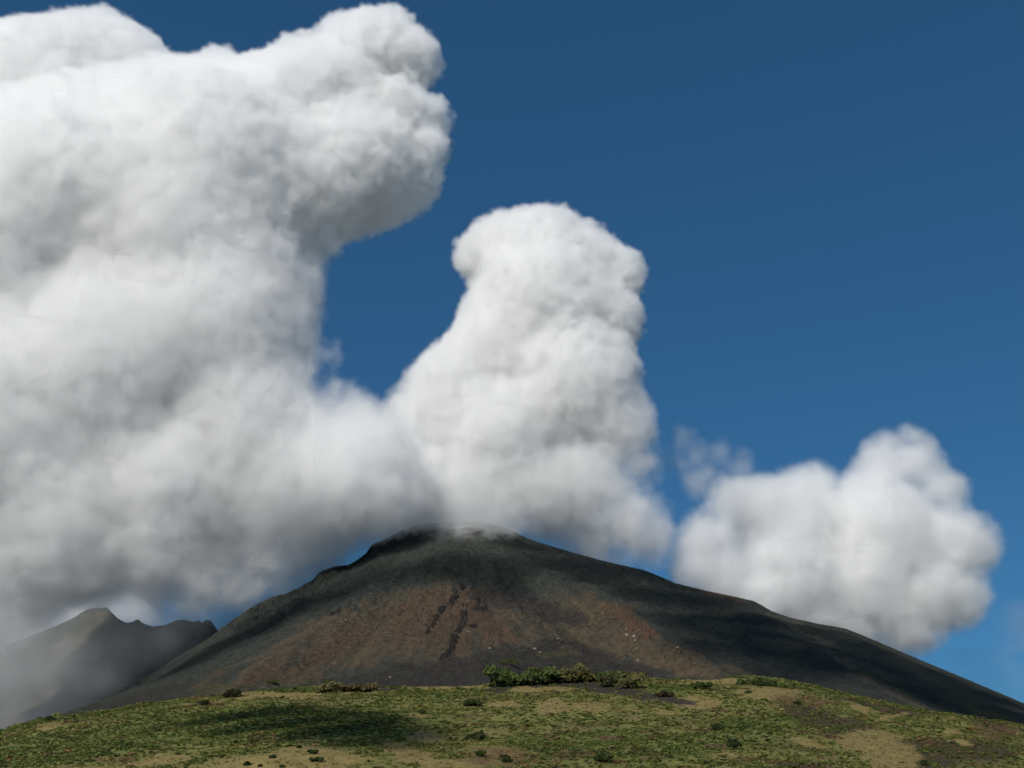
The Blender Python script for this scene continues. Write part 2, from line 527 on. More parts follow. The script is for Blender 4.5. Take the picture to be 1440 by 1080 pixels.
for nm, lst in (('brown', M_BROWN), ('red', M_RED), ('black', M_BLACK), ('olive', M_OLIVE), ('rocky', M_ROCKY), ('pale', M_PALE)):
    add_attr(mount_me, nm, blobs(mpx, mpy, lst, wob))

m_mount, nt, N, L = new_mat('volcanic_scree')
nb = NB(nt)
pos = nb.n('ShaderNodeNewGeometry').outputs['Position']
stretch = nb.vmath('MULTIPLY', pos, (1.0, 0.35, 0.35))
n1 = nb.noise(pos, 0.012, 6, 0.6); n2 = nb.noise(stretch, 0.06, 6, 0.65); n3 = nb.noise(pos, 0.22, 5, 0.75)
spk = nb.voronoi(pos, 0.11); spk2 = nb.noise(pos, 0.5, 3, .7)
cmb = nb.n('ShaderNodeCombineXYZ'); nb.put(cmb.inputs[0], nb.math('MULTIPLY', nb.attr('fall_angle'), 26.0)); nb.put(cmb.inputs[1], nb.math('MULTIPLY', nb.attr('fall_radius'), .0035))
fans = nb.noise(cmb.outputs[0], 1.0, 7, .66)
n2 = nb.math('ADD', nb.math('MULTIPLY', n2, .45), nb.math('MULTIPLY', fans, .55))
base = nb.mix(nb.maprange(n2, .35, .65), c3(.036, .043, .038), c3(.064, .069, .057))
base = nb.mix(nb.math('MULTIPLY', nb.maprange(n1, .5, .68), .55), base, c3(.045, .052, .032))
br = nb.mix(nb.maprange(n2, .35, .65), c3(.074, .062, .043), c3(.130, .098, .062))
rd = nb.mix(nb.maprange(n2, .35, .65), c3(.085, .060, .041), c3(.115, .074, .049))
bk = nb.mix(nb.maprange(n2, .3, .7), c3(.038, .034, .031), c3(.052, .046, .041))
ol = nb.mix(nb.maprange(n3, .4, .6), c3(.045, .055, .022), c3(.10, .09, .04))
pl = nb.mix(nb.maprange(n3, .4, .6), c3(.11, .095, .07), c3(.16, .13, .09))
c = nb.mix(nb.math('MULTIPLY', nb.attr('brown'), nb.maprange(fans, .36, .56, .35, 1.0)), base, br)
c = nb.mix(nb.math('MULTIPLY', nb.attr('red'), nb.maprange(n2, .25, .55)), c, rd)
c = nb.mix(nb.math('MULTIPLY', nb.attr('black'), .85), c, bk)
c = nb.mix(nb.math('MULTIPLY', nb.attr('olive'), nb.maprange(n3, .35, .6)), c, ol)
c = nb.mix(nb.math('MULTIPLY', nb.attr('pale'), nb.maprange(n3, .3, .6)), c, pl)
cell = nb.n('ShaderNodeTexVoronoi'); nb.put(cell.inputs['Vector'], nb.vmath('ADD', pos, nb.vmath('SCALE', nb.noise(pos, .1, 3, .6, out='Color'), scale=9.0))); cell.inputs['Scale'].default_value = .13
grain = nb.n('ShaderNodeSeparateColor'); nb.put(grain.inputs[0], cell.outputs['Color'])
gv = nb.math('ADD', .74, nb.math('MULTIPLY', grain.outputs[0], .52))
gcol = nb.n('ShaderNodeCombineColor')
for q in range(3): nb.put(gcol.inputs[q], gv)
c = nb.mix(1.0, c, gcol.outputs[0], 'MULTIPLY')
# loose blocks: light and dark specks, denser where it is rocky
fl = nb.maprange(nb.noise(pos, 0.17, 3, .75), .585, .67)
c = nb.mix(nb.math('MULTIPLY', fl, nb.math('ADD', .34, nb.math('MULTIPLY', nb.attr('rocky'), .6))), c, c3(.16, .13, .10))
fd = nb.maprange(nb.noise(nb.vmath('ADD', pos, (91, 33, 7)), 0.14, 4, .75), .56, .66)
c = nb.mix(nb.math('MULTIPLY', fd, nb.math('ADD', .5, nb.math('MULTIPLY', nb.attr('rocky'), .4))), c, c3(.016, .015, .014))
bmp = nb.n('ShaderNodeBump'); bmp.inputs['Strength'].default_value = 1.0; bmp.inputs['Distance'].default_value = 8.0
nb.put(bmp.inputs['Height'], nb.math('ADD', n3, nb.math('MULTIPLY', spk2, .35)))
nb.diffuse_out(c, 0.95, bmp.outputs[0], .1)
mount = link('mountain', mount_me, m_mount)
tag(mount, 'dark volcanic cone of black and brown scree with its summit lost in cloud', 'volcano', kind='structure')

# ---- far ridge ----------------------------------------------------------
YF = 4400.0
f_px = np.array([-900, -400, -150, 0, 40, 80, 105, 122, 132, 150, 157, 166, 178, 188, 194, 200, 214, 232, 246, 258, 272, 280, 284, 290, 297, 304, 318, 360, 420, 520, 700])
f_py = np.array([1180, 1060, 975, 912, 895, 880, 868, 857, 855, 854, 861, 870, 876, 874, 870, 876, 881, 879, 873, 871, 875, 872, 876, 871, 873, 884, 897, 925, 965, 1020, 1130])
fx, _, fz = at_depth(f_px, f_py, YF)
fxs = np.linspace(-5200, 300, 520); fys = np.concatenate([np.linspace(-1500, 0, 150)[:-1], np.linspace(0, 1500, 30)])
FX, FD = np.meshgrid(fxs, fys)
zt = np.interp(FX, fx, fz)
zt_s = np.mean([np.interp(FX + k, fx, fz) for k in range(-300, 301, 60)], 0)
k = np.exp(-np.abs(FD) / 70)
ridge_z = zt * k + zt_s * (1 - k)
fall = np.where(FD < 0, np.clip(-FD / 1500, 0, 1), np.clip(FD / 1500, 0, 1))
FZ = ridge_z * (1 - fall) ** 1.45 - 30 * fall
FZ = FZ + sstep(0, .12, fall) * (34 * fbm(FX / 260, FD / 420, 5, 151, ridged=True) - 10) * (1 - fall)
# low shoulder in front of it
FZ = FZ + 70 * np.exp(-((FD + 900 - (FX + 2000) * .3) / 170) ** 2)
far_v = np.stack([FX, FD + YF, FZ], -1).reshape(-1, 3)
far_me = mesh_from('far_mountain', far_v, grid_faces(len(fys), len(fxs)))
m_far, nt, N, L = new_mat('far_slope')
nb = NB(nt)
pos = nb.n('ShaderNodeNewGeometry').outputs['Position']
n1 = nb.noise(pos, 0.006, 6, 0.6); n2 = nb.noise(pos, .03, 5, .65)
c = nb.mix(nb.maprange(n1, .4, .62), c3(.045, .05, .036), c3(.085, .078, .058))
c = nb.mix(nb.maprange(n2, .5, .7), c, c3(.03, .036, .024))
nb.diffuse_out(c, .95, None, .1)
far = link('far_mountain', far_me, m_far)
tag(far, 'jagged dark ridge veiled in grey mist behind the left foot of the volcano', 'mountain', kind='structure')

# ---- ground reaching the horizon ------------------------------------------
gn = 60
ga = np.linspace(0, 2 * np.pi, 97)[:-1]; gr = np.array([0.01, 200, 600, 1500, 4000, 10000, 25000])
GV = np.stack([np.outer(gr, np.cos(ga)), np.outer(gr, np.sin(ga)), np.full((len(gr), len(ga)), -6.0)], -1).reshape(-1, 3)
ii = np.arange(len(gr) * len(ga)).reshape(len(gr), len(ga))
GF = np.stack([ii[:-1], np.roll(ii[:-1], -1, 1), np.roll(ii[1:], -1, 1), ii[1:]], -1).reshape(-1, 4)[:, ::-1]
m_ground, nt, N, L = new_mat('coastal_ground')
nb = NB(nt)
pos = nb.n('ShaderNodeNewGeometry').outputs['Position']
c = nb.mix(nb.maprange(nb.noise(pos, .02, 6, .6), .4, .6), c3(.055, .065, .025), c3(.11, .095, .045))
nb.diffuse_out(c, .95, None, .1)
ground = link('ground', mesh_from('ground', GV, GF), m_ground)
tag(ground, 'flat scrubland around the foot of the hillside', 'ground', kind='structure')

#@@VEG
# ================================================================== PLANTS
m_leaf, nt, N, L = new_mat('leaves')
nb = NB(nt)
pos = nb.n('ShaderNodeNewGeometry').outputs['Position']
tint = nb.attr('tint', 'Color')
v = nb.noise(pos, 1.7, 2, .6)
lc = nb.mix(nb.maprange(v, .4, .62), tint, nb.mix(.55, tint, c3(.030, .040, .014)))
pb = nb.diffuse_out(lc, .8, None, .15)
tr = nb.n('ShaderNodeBsdfTranslucent'); nb.put(tr.inputs[0], lc)
ms = nb.n('ShaderNodeMixShader'); ms.inputs[0].default_value = .42
out = [n for n in N if n.type == 'OUTPUT_MATERIAL'][0]
L.new(pb.outputs[0], ms.inputs[1]); L.new(tr.outputs[0], ms.inputs[2]); L.new(ms.outputs[0], out.inputs[0])

m_wood, nt, N, L = new_mat('bark')
nb = NB(nt)
pos = nb.n('ShaderNodeNewGeometry').outputs['Position']
nb.diffuse_out(nb.mix(nb.noise(pos, 6, 4, .6), c3(.06, .045, .03), c3(.13, .10, .07)), .9, None, .1)


def leaf_quads(n, lobes, size, flat=.7, seed=0):
    """n leaf clumps as quads spread through the volume of some lobes [(x, y, z, r)]; (n,4,3)"""
    g = np.random.default_rng(seed)
    lob = np.array(lobes, float)
    pk = g.choice(len(lob), n, p=lob[:, 3] ** 2 / (lob[:, 3] ** 2).sum())
    d = g.normal(size=(n, 3)); d[:, 2] = np.abs(d[:, 2]) * 1.1 - .25
    d /= np.linalg.norm(d, axis=1)[:, None]
    rad = lob[pk, 3] * g.uniform(.62, 1.05, n)
    c = lob[pk, :3] + d * rad[:, None] * np.array([1, 1, flat])
    nrm = d + g.normal(size=(n, 3)) * .65
    nrm /= np.linalg.norm(nrm, axis=1)[:, None]
    t = np.cross(nrm, g.normal(size=(n, 3))); t /= np.linalg.norm(t, axis=1)[:, None]
    b = np.cross(nrm, t)
    s = size * g.uniform(.6, 1.35, n)
    a, e = t * s[:, None], b * (s * g.uniform(.5, .9, n))[:, None]
    q = np.stack([c - a * .9 - e * .3, c - a * .1 - e, c + a - e * .1, c + a * .2 + e], 1)
    q[:, :, 2] = np.maximum(q[:, :, 2], -.25)
    return q


GREENS = np.array([2.3, 2.15, 1.85]) * np.array([(.046, .066, .020), (.062, .084, .024), (.080, .100, .029), (.105, .118, .036), (.135, .130, .046), (.17, .145, .06), (.12, .075, .038), (.062, .05, .03)])
tmpl = [leaf_quads(18, [(0, 0, .15, .8), (.35, .2, .1, .55), (-.3, -.25, .1, .55)], .46, .75, 100 + i) for i in range(10)]
NC = 190000
cy_ = rng.uniform(0, 1, NC) ** .8 * 470 + 172
cx_ = rng.uniform(-.60, .60, NC) * (cy_ * .95 + 20)
cz_ = hill_height(cx_, cy_)
ppx, ppy = project(cx_, cy_, cz_)
wobp = hill_wob(cx_, cy_)
p_tan = blobs(ppx, ppy, TAN, wobp); p_br = blobs(ppx, ppy, BROWN, wobp); p_dk = blobs(ppx, ppy, DARK, wobp); p_gr = blobs(ppx, ppy, GREEN, wobp); p_ru = blobs(ppx, ppy, RUST, wobp)
clump = fbm(cx_ / 16, cy_ / 12, 4, 161)
pr = .42 + .75 * clump + .22 * p_gr
pr = pr * (1 - .42 * p_tan) * (1 - .8 * p_dk) * (1 - .35 * p_br) * (1 - .5 * p_ru)
keep = rng.uniform(0, 1, NC) < np.clip(pr, 0.0, 1)
cx_, cy_, cz_ = cx_[keep], cy_[keep], cz_[keep]
K = len(cx_)
p_br, p_ru, p_gr, p_tan = p_br[keep], p_ru[keep], p_gr[keep], p_tan[keep]
tone = 2.1 + 5.0 * fbm(cx_ / 55, cy_ / 34, 4, 171) + rng.normal(0, .9, K) - .8 * p_gr + 1.3 * p_tan
heath = fbm(cx_ / 38 + 7, cy_ / 24, 4, 181)
ti = np.clip(np.round(tone), 0, 5).astype(int)
u_ = rng.uniform(0, 1, K)
ti = np.where(p_tan > .5, np.where(u_ < .12, 3, np.where(u_ < .5, 4, 5)), ti)
ti = np.where((heath > .16) & (u_ < .6), np.where(u_ < .25, 6, 7), ti)
ti = np.where(u_ < .03 + .35 * p_ru, 6, ti); ti = np.where((u_ > .35) & (p_br > .4), np.where(u_ > .7, 7, 1), ti)
size_ = np.clip(np.exp(rng.normal(-.62, .42, K)), .28, 1.7) * (1 - .5 * p_tan) * np.interp(cy_, [170, 400, 590, 640], [.75, 1, 1.15, 2.1])
vs, cs = [], []
tk = rng.integers(0, len(tmpl), K); ang_ = rng.uniform(0, 2 * np.pi, K)
for k in range(len(tmpl)):
    m = np.nonzero(tk == k)[0]
    q = tmpl[k].reshape(-1, 3)
    ca, sa = np.cos(ang_[m])[:, None], np.sin(ang_[m])[:, None]
    s_ = size_[m][:, None]
    X = (q[None, :, 0] * ca - q[None, :, 1] * sa) * s_ * 1.15 + cx_[m][:, None]
    Y = (q[None, :, 0] * sa + q[None, :, 1] * ca) * s_ * 1.15 + cy_[m][:, None]
    Z = q[None, :, 2] * s_ * rng.uniform(.5, .95, len(m))[:, None] + cz_[m][:, None]
    vs.append(np.stack([X, Y, Z], -1).reshape(-1, 3))
    col = GREENS[ti[m]] * rng.uniform(.75, 1.25, (len(m), 1))
    leafv = np.repeat(rng.uniform(.8, 1.2, (len(m), len(q) // 4)), 4, axis=1)[..., None]
    cs.append((col[:, None, :] * leafv).reshape(-1, 3))
vs = np.concatenate(vs); cs = np.concatenate(cs)
ug = mesh_from('undergrowth', vs, np.arange(len(vs)).reshape(-1, 4), smooth=False)
add_col(ug, 'tint', cs)
tag(link('undergrowth', ug, m_leaf), 'low mixed green and straw scrub covering the hillside', 'undergrowth', kind='stuff')


def leaf_mesh(name, q, col, seed, dark=None):
    g = np.random.default_rng(seed)
    me = mesh_from(name, q.reshape(-1, 3), np.arange(len(q) * 4).reshape(-1, 4), smooth=False)
    c = np.array(col)[None, :] * g.uniform(.7, 1.3, (len(q), 1))
    pick = g.uniform(0, 1, len(q)) < .25
    c[pick] = c[pick] * np.array([1.35, 1.2, 1.0])
    add_col(me, 'tint', np.repeat(c, 4, 0))
    return me


def tube(bm, p0, p1, r0, r1, n=6):
    p0, p1 = Vector(p0), Vector(p1)
    d = (p1 - p0).normalized()
    a = d.orthogonal().normalized(); b = d.cross(a)
    rings = []
    for p, r in ((p0, r0), (p0.lerp(p1, .5) + a * r0 * .5, (r0 + r1) / 2), (p1, r1)):
        rings.append([bm.verts.new(p + (a * math.cos(2 * math.pi * i / n) + b * math.sin(2 * math.pi * i / n)) * r) for i in range(n)])
    for A, B in zip(rings, rings[1:]):
        for i in range(n):
            bm.faces.new((A[i], A[(i + 1) % n], B[(i + 1) % n], B[i]))
    bm.faces.new(rings[-1])


def bush(px, py, wpx, hpx_, col, label, group, seed, name='bush', where=None, nl=5, leaves=520):
    """a bush: foot at a photograph pixel on the ground, width and height as seen"""
    x, y, z = (where or on_hill)(px, py)
    depth = y * cp + z * sp
    wd, ht = 1.1 * wpx * depth / FPX, 1.12 * hpx_ * depth / FPX
    g = np.random.default_rng(seed)
    lobes = [(0, 0, ht * .36, min(wd, ht * 1.3) * .42), (-wd * .2, 0, ht * .18, ht * .34), (wd * .2, 0, ht * .18, ht * .34)]
    for i in range(nl):
        lx = wd * (-.36 + .72 * i / max(1, nl - 1)) + g.normal(0, wd * .04)
        r = g.uniform(.22, .34) * min(wd, ht * 1.4)
        lobes.append((lx, g.uniform(-.25, .25) * wd * .6, g.uniform(.18, .6) * ht, r))
    root = D.objects.new(name, None); COL.objects.link(root)
    root.empty_display_size = .5
    root.location = (x, y, z - .1)
    tag(root, label, 'bush', group)
    fo = leaf_mesh('foliage', leaf_quads(int(leaves * 1.7), lobes, min(1.05, max(.3, .06 * wd)), .85, seed), col, seed)
    link('foliage', fo, m_leaf, root)
    bm = bmesh.new()
    r0 = .05 * ht
    tube(bm, (0, 0, -.3), (0, 0, ht * .3), r0, r0 * .7)
    for l in lobes[1:]:
        tube(bm, (0, 0, ht * .2), (l[0] * .8, l[1] * .8, l[2]), r0 * .6, r0 * .2, 5)
    sm_ = D.meshes.new('stem'); bm.to_mesh(sm_); bm.free()
    link('stem', sm_, m_wood, root)
    return root


G1, G2, G3, OL, ST, DK = (.105, .150, .042), (.115, .152, .048), (.080, .115, .036), (.185, .175, .066), (.22, .195, .09), (.058, .080, .028)
CG = 'bushes along the crest of the hillside'
bush(707, 966, 40, 27, G1, 'rounded bright green bush where the dark scree meets the crest, tallest of its row', CG, 1, leaves=900)
bush(752, 963, 60, 26, G2, 'wide dense green bush on the crest, next to the tall rounded one', CG, 2, nl=7, leaves=1200)
bush(716, 936, 32, 12, G1, 'low green bush alone on the dark scree above the crest row', CG, 3, where=on_mountain, leaves=420)
bush(788, 959, 26, 20, G3, 'small green bush touching the straw-coloured bush on its left', CG, 4)
bush(814, 960, 46, 26, OL, 'straw-coloured bush standing among the green bushes on the crest', CG, 5, nl=6, leaves=800)
bush(843, 958, 24, 13, G3, 'small dark green bush just right of the straw-coloured bush', CG, 6)
bush(863, 958, 28, 14, G2, 'low green bush in the gap between two low domed bushes on the crest', CG, 7)
bush(892, 957, 34, 13, OL, 'low domed olive bush at the right end of the crest row', CG, 8)
bush(858, 966, 30, 16, (.085, .09, .035), 'olive bush on the dark soil patch just below the crest row', CG, 9)
bush(884, 968, 28, 17, OL, 'pale olive bush beside the dark soil patch below the crest', CG, 10)
bush(463, 974, 30, 17, ST, 'pale straw domed bush on the left part of the crest', CG, 11, leaves=600)
bush(505, 973, 54, 12, (.16, .13, .06), 'long flat tan bush next to the pale domed bush on the crest', CG, 12, nl=7, leaves=700)
bush(464, 962, 16, 8, G3, 'small green bush peeping up behind the pale domed bush', CG, 13, where=on_mountain, leaves=300)
bush(382, 962, 18, 7, G1, 'low green bush on the brown scree behind the left crest', CG, 14, where=on_mountain, leaves=300)
bush(325, 981, 20, 11, (.04, .038, .022), 'dark brown-green bush on the straw strip at the left crest', CG, 15)
bush(287, 992, 14, 8, (.05, .036, .024), 'small dark brown bush on the left straw strip', CG, 16, leaves=300)
bush(70, 1013, 12, 7, DK, 'black-green bush on the skyline at the far left of the hillside', CG, 17, leaves=300)
bush(1065, 963, 56, 11, G2, 'long low green bush capping the right-hand knoll of the crest', CG, 18, nl=7, leaves=800)
bush(1072, 965, 22, 8, DK, 'dark bush tucked under the long green bush on the right-hand knoll', CG, 19, leaves=300)
bush(1122, 991, 10, 6, DK, 'black-green bush at the edge of the rust-brown patch', CG, 20, leaves=300)
bush(934, 980, 24, 9, (.06, .042, .028), 'brown withered bush on the dark soil below the crest', CG, 21, leaves=400)
bush(988, 970, 30, 11, G3, 'dark green bush below the tan rim of the crest', CG, 22, leaves=400)
bush(1052, 975, 9, 5, G3, 'small round green bush on the tan knoll', CG, 23, leaves=300)
HG = 'bushes dotted over the hillside'
bush(593, 1004, 10, 7, G3, 'round dark bush alone in the olive grass of the middle slope', HG, 31, leaves=300)
bush(665, 993, 26, 10, DK, 'dark bush with a lighter stripe beside it in the upper middle slope', HG, 32, leaves=400)
bush(670, 1042, 28, 13, DK, 'large dark bush low in the middle of the slope', HG, 33, leaves=500)
bush(676, 1064, 12, 9, G3, 'dark bush at the edge of the orange-brown bare patch', HG, 34, leaves=300)
bush(712, 1072, 14, 12, DK, 'spiky dark bush standing on the orange-brown bare patch', HG, 35, leaves=350)
bush(850, 1072, 22, 13, DK, 'big blackish bush at the bottom edge of the slope', HG, 36, leaves=500)
bush(1033, 1053, 14, 20, DK, 'upright dark bush in the lush green right of the middle', HG, 37, leaves=500)
bush(1007, 1027, 12, 12, DK, 'smaller upright dark bush above the other upright one', HG, 38, leaves=400)
bush(1300, 1076, 9, 9, DK, 'lone dark bush on the brown ground near the bottom right', HG, 39, leaves=300)
bush(1424, 1068, 11, 7, G3, 'round dark green bush near the right edge of the slope', HG, 40, leaves=300)
MG = 'bushes on the dry grass mound'
bush(383, 1066, 8, 4.5, DK, 'dark bush alone in the middle of the dry grass mound', MG, 51, leaves=260)
bush(348, 1076, 8, 6, DK, 'dark bush low on the dry grass mound, left of its middle', MG, 52, leaves=260)
bush(440, 1060, 13, 6, DK, 'slanting dark bush on the right shoulder of the dry grass mound', MG, 53, leaves=300)
bush(446, 1071, 18, 7, G3, 'spread green bush on the right flank of the dry grass mound', MG, 54, leaves=400)
bush(421, 1052, 5, 4, DK, 'tiny dark bush on top of the dry grass mound', MG, 55, leaves=200)
bush(366, 1078, 5, 3, (.06, .03, .02), 'tiny reddish bush at the foot of the dry grass mound', MG, 56, leaves=200)
bush(396, 1079, 7, 4, G3, 'small green bush at the bottom edge of the dry grass mound', MG, 57, leaves=200)
#@@ROCK
# ================================================================== ROCKS
def rock_material(name, a, b_, dark):
    m, nt, N, L = new_mat(name)
    nb = NB(nt)
    pos = nb.n('ShaderNodeNewGeometry').outputs['Position']
    n = nb.noise(pos, .35, 6, .65)
    c = nb.mix(nb.maprange(n, .38, .62), c3(*a), c3(*b_))
    c = nb.mix(nb.maprange(nb.noise(pos, 1.1, 4, .7), .55, .68), c, c3(*dark))
    bp = nb.n('ShaderNodeBump'); bp.inputs['Strength'].default_value = .8; bp.inputs['Distance'].default_value = 1.5
    nb.put(bp.inputs['Height'], n)
    nb.diffuse_out(c, .95, bp.outputs[0], .1)
    return m


m_lava = rock_material('black_lava', (.015, .014, .013), (.030, .027, .025), (.06, .052, .045))
m_redlava = rock_material('red_lava', (.068, .042, .031), (.098, .062, .043), (.03, .022, .02))
m_pale = rock_material('pale_rock', (.23, .20, .165), (.34, .29, .24), (.10, .08, .07))
m_brownrock = rock_material('brown_rock', (.12, .085, .06), (.19, .135, .095), (.05, .04, .035))


def rock_mesh(seed):
    g = np.random.default_rng(seed)
    bm = bmesh.new()
    bmesh.ops.create_icosphere(bm, subdivisions=3, radius=1)
    V = np.array([v.co for v in bm.verts])
    r = np.ones(len(V))
    for i in range(11):                       # flat broken faces
        n = g.normal(size=3); n /= np.linalg.norm(n)
        k = g.uniform(.55, .9)
        dd = V @ n
        r = np.minimum(r, np.where(dd > .05, k / np.maximum(dd, .05), 9))
    V = V * r[:, None]
    V = V * (1 + .07 * perlin(V[:, 0] * 3 + V[:, 2] * 2 + seed, V[:, 1] * 3 - V[:, 2], 7))[:, None]
    V = V * np.array([1.0, g.uniform(.7, 1), g.uniform(.55, .8)])
    for v, c in zip(bm.verts, V): v.co = c
    me = D.meshes.new('boulder'); bm.to_mesh(me); bm.free()
    return me


ROCKS = [rock_mesh(500 + i) for i in range(7)]
_rk = [0]


def boulder(px, py, wpx, mat, label, group):
    x, y, z = on_mountain(px, py)
    s = wpx * .5 * (y * cp + z * sp) / FPX
    src = ROCKS[_rk[0] % len(ROCKS)]; _rk[0] += 1
    key = (src.name, mat.name)
    if key not in _cache:
        me = src.copy(); me.name = 'boulder'; me.materials.clear(); me.materials.append(mat); _cache[key] = me
    o = D.objects.new('boulder', _cache[key]); COL.objects.link(o)
    o.location = (x, y, z + s * .25); o.scale = (s, s, s)
    o.rotation_euler = (rng.uniform(-.3, .3), rng.uniform(-.3, .3), rng.uniform(0, 6.28))
    return tag(o, label, 'boulder', group)


_cache = {}
RG = 'boulders strewn below the reddish crag'
for i, (px, py, wp) in enumerate([(816, 861, 4), (806, 865, 3.5), (838, 878, 4), (856, 886, 5), (859, 879, 4), (881, 886, 5), (898, 887, 5), (903, 915, 5), (895, 913, 4), (916, 907, 4), (847, 863, 4), (866, 870, 5),
                                 (833, 868, 4), (846, 872, 4), (870, 880, 4), (890, 905, 4), (876, 902, 4), (829, 879, 3.5), (845, 889, 3.5), (887, 921, 3.5), (911, 921, 3.5)]):
    boulder(px, py, wp * 1.25, m_brownrock, 'brownish angular boulder, one of the many alike strewn below the reddish crag', RG)
boulder(881, 894, 6, m_pale, 'pale boulder in the strewn field, directly below the middle of the reddish crag', RG)
boulder(892, 896, 6, m_pale, 'pale boulder just right of another pale one, below the reddish crag', RG)
boulder(893, 901, 4, m_pale, 'smaller pale boulder lying under the right one of the pale pair', RG)
boulder(897, 929, 4.5, m_pale, 'pale boulder lowest on the slope below the reddish crag', RG)
boulder(784, 899, 4.5, m_pale, 'lone whitish boulder on the smooth dark scree in the middle of the slope', 'lone boulders on the scree')
boulder(953, 911, 4.5, m_pale, 'lone pale boulder where the sunlit scree ends at the dark right flank', 'lone boulders on the scree')
boulder(977, 935, 8, m_brownrock, 'large brown boulder at the right end of the sunlit scree', 'lone boulders on the scree')
boulder(949, 916, 5, m_brownrock, 'brown boulder just under the lone pale one at the scree edge', 'lone boulders on the scree')
boulder(965, 926, 4.5, m_brownrock, 'brown boulder between the pale one and the large one at the scree edge', 'lone boulders on the scree')
boulder(549, 953, 4, m_pale, 'whitish boulder on dark ash just above the crest, left of the lava ribs', 'lone boulders on the scree')
boulder(752, 913, 5, m_pale, 'upper pale boulder of the two in the small olive patch', 'lone boulders on the scree')
boulder(760, 918, 5, m_pale, 'lower pale boulder of the two in the small olive patch', 'lone boulders on the scree')
boulder(689, 912, 4.5, m_pale, 'pale boulder below the short reddish rib', 'lone boulders on the scree')
boulder(659, 889, 6, m_pale, 'flat pale boulder beside the fork of the longest lava rib', 'lone boulders on the scree')
boulder(486, 873, 6, m_brownrock, 'brown boulder below the small crag on the left shoulder', 'lone boulders on the scree')
boulder(497, 942, 4, m_brownrock, 'reddish boulder low on the left half of the brown scree', 'lone boulders on the scree')


def outcrop(pts, half, height, mat, label, seed, group='lava ribs breaking through the scree', gap=.0, name='lava_rib'):
    """a jagged rib of rock along a line on the slope: one continuous sheet that dips under the scree between its teeth"""
    P = np.array([on_mountain(a, b) for a, b in pts])
    seg = np.linalg.norm(np.diff(P, axis=0), axis=1); s = np.concatenate([[0], np.cumsum(seg)])
    n = max(8, int(s[-1] / 1.3)); m = 25
    q = np.linspace(0, s[-1], n)
    cx = np.interp(q, s, P[:, 0]); cyy = np.interp(q, s, P[:, 1])
    cx = cx + 5 * perlin(q / 14, q * 0 + seed, 3); cyy = cyy + 5 * perlin(q / 14, q * 0 + seed + 9, 4)
    tx, ty = np.gradient(cx), np.gradient(cyy)
    ln = np.hypot(tx, ty) + 1e-6; nx, ny = -ty / ln, tx / ln
    v = np.linspace(-1, 1, m)
    wv = half * (.75 + .5 * perlin(q / 23, q * 0 + seed * 3.1, 5)) * np.minimum(1, np.minimum(q, s[-1] - q) / (half * 1.2) + .25)
    X = cx[:, None] + nx[:, None] * v * wv[:, None]; Y = cyy[:, None] + ny[:, None] * v * wv[:, None]
    Z = mountain_z(X, Y)
    teeth = fbm(X / 6.5 + seed, Y / 6.5, 4, 200 + seed, .6)
    big = fbm(X / 26 + seed, Y / 26, 2, 220 + seed)
    h = height * ((1 - v ** 2)[None, :] ** .7 * (.22 + 2.6 * teeth + 1.9 * big - gap - .06)) - .10 * height
    h = np.where(h > 0, np.round(h / (height * .16)) * height * .16 * .6 + h * .4, h)
    h[:, 0] = h[:, -1] = -2; h[0, :] = h[-1, :] = -2
    me = mesh_from(name, np.stack([X, Y, Z + np.maximum(h, -2)], -1).reshape(-1, 3), grid_faces(n, m), smooth=False)
    return tag(link(name, me, mat), label, 'rock outcrop', group)


outcrop([(653, 825), (641, 838), (632, 850), (621, 858), (613, 866), (612, 876), (604, 886), (597, 892)], 11, 11, m_lava, 'black jagged lava rib running down the brown scree, leftmost of the ribs', 1)
outcrop([(655, 846), (652, 860), (653, 876), (648, 884), (640, 896), (636, 906), (633, 916), (620, 928)], 13, 13, m_lava, 'longest and widest black lava rib, down the middle of the brown scree', 2, gap=.16)
outcrop([(646, 884), (658, 881), (670, 881)], 8, 9, m_lava, 'short black rib branching right from the longest one', 3)
outcrop([(681, 896), (694, 899), (706, 902)], 9, 11, m_redlava, 'short dark reddish rib lying level on the scree', 4)
outcrop([(664, 846), (672, 858), (686, 876), (698, 890)], 7, 8, m_redlava, 'thin reddish rib slanting down to the right above the short level one', 5, gap=.15)
outcrop([(664, 842), (676, 848), (672, 858), (684, 850)], 16, 10, m_lava, 'broad black lava patch at the head of the ribs', 6)
outcrop([(463, 868), (472, 863), (482, 861)], 9, 12, m_lava, 'small dark crag on the left shoulder of the volcano', 7, 'crags on the slopes', name='crag')
outcrop([(872, 866), (884, 873), (898, 882), (910, 889), (921, 895)], 14, 13, m_redlava, 'reddish crag on the ridge where the right flank begins', 8, 'crags on the slopes', name='crag')
outcrop([(913, 899), (920, 899), (926, 898)], 9, 14, m_lava, 'black block at the lower end of the reddish crag', 9, 'crags on the slopes', name='crag')
# ================================================================== CLOUDS
m_core, nt, N, L = new_mat('dense_cloud')
nb = NB(nt)
b = nb.diffuse_out(c3(.98, .98, .98), 1.0, None, 0.0)
b.inputs['Subsurface Weight'].default_value = 1.0
b.inputs['Subsurface Radius'].default_value = (1.0, 1.0, 1.0)
b.inputs['Subsurface Scale'].default_value = 480.0

m_vap, nt, N, L = new_mat('cloud_vapour')
pv = N.new('ShaderNodeVolumePrincipled')
pv.inputs['Color'].default_value = c3(.996, .996, .996)
pv.inputs['Density'].default_value = 1.0
pv.inputs['Density Attribute'].default_value = 'density'
pv.inputs['Anisotropy'].default_value = 0.15
o_ = N.new('ShaderNodeOutputMaterial'); L.new(pv.outputs[0], o_.inputs['Volume'])


VOX = 1.0


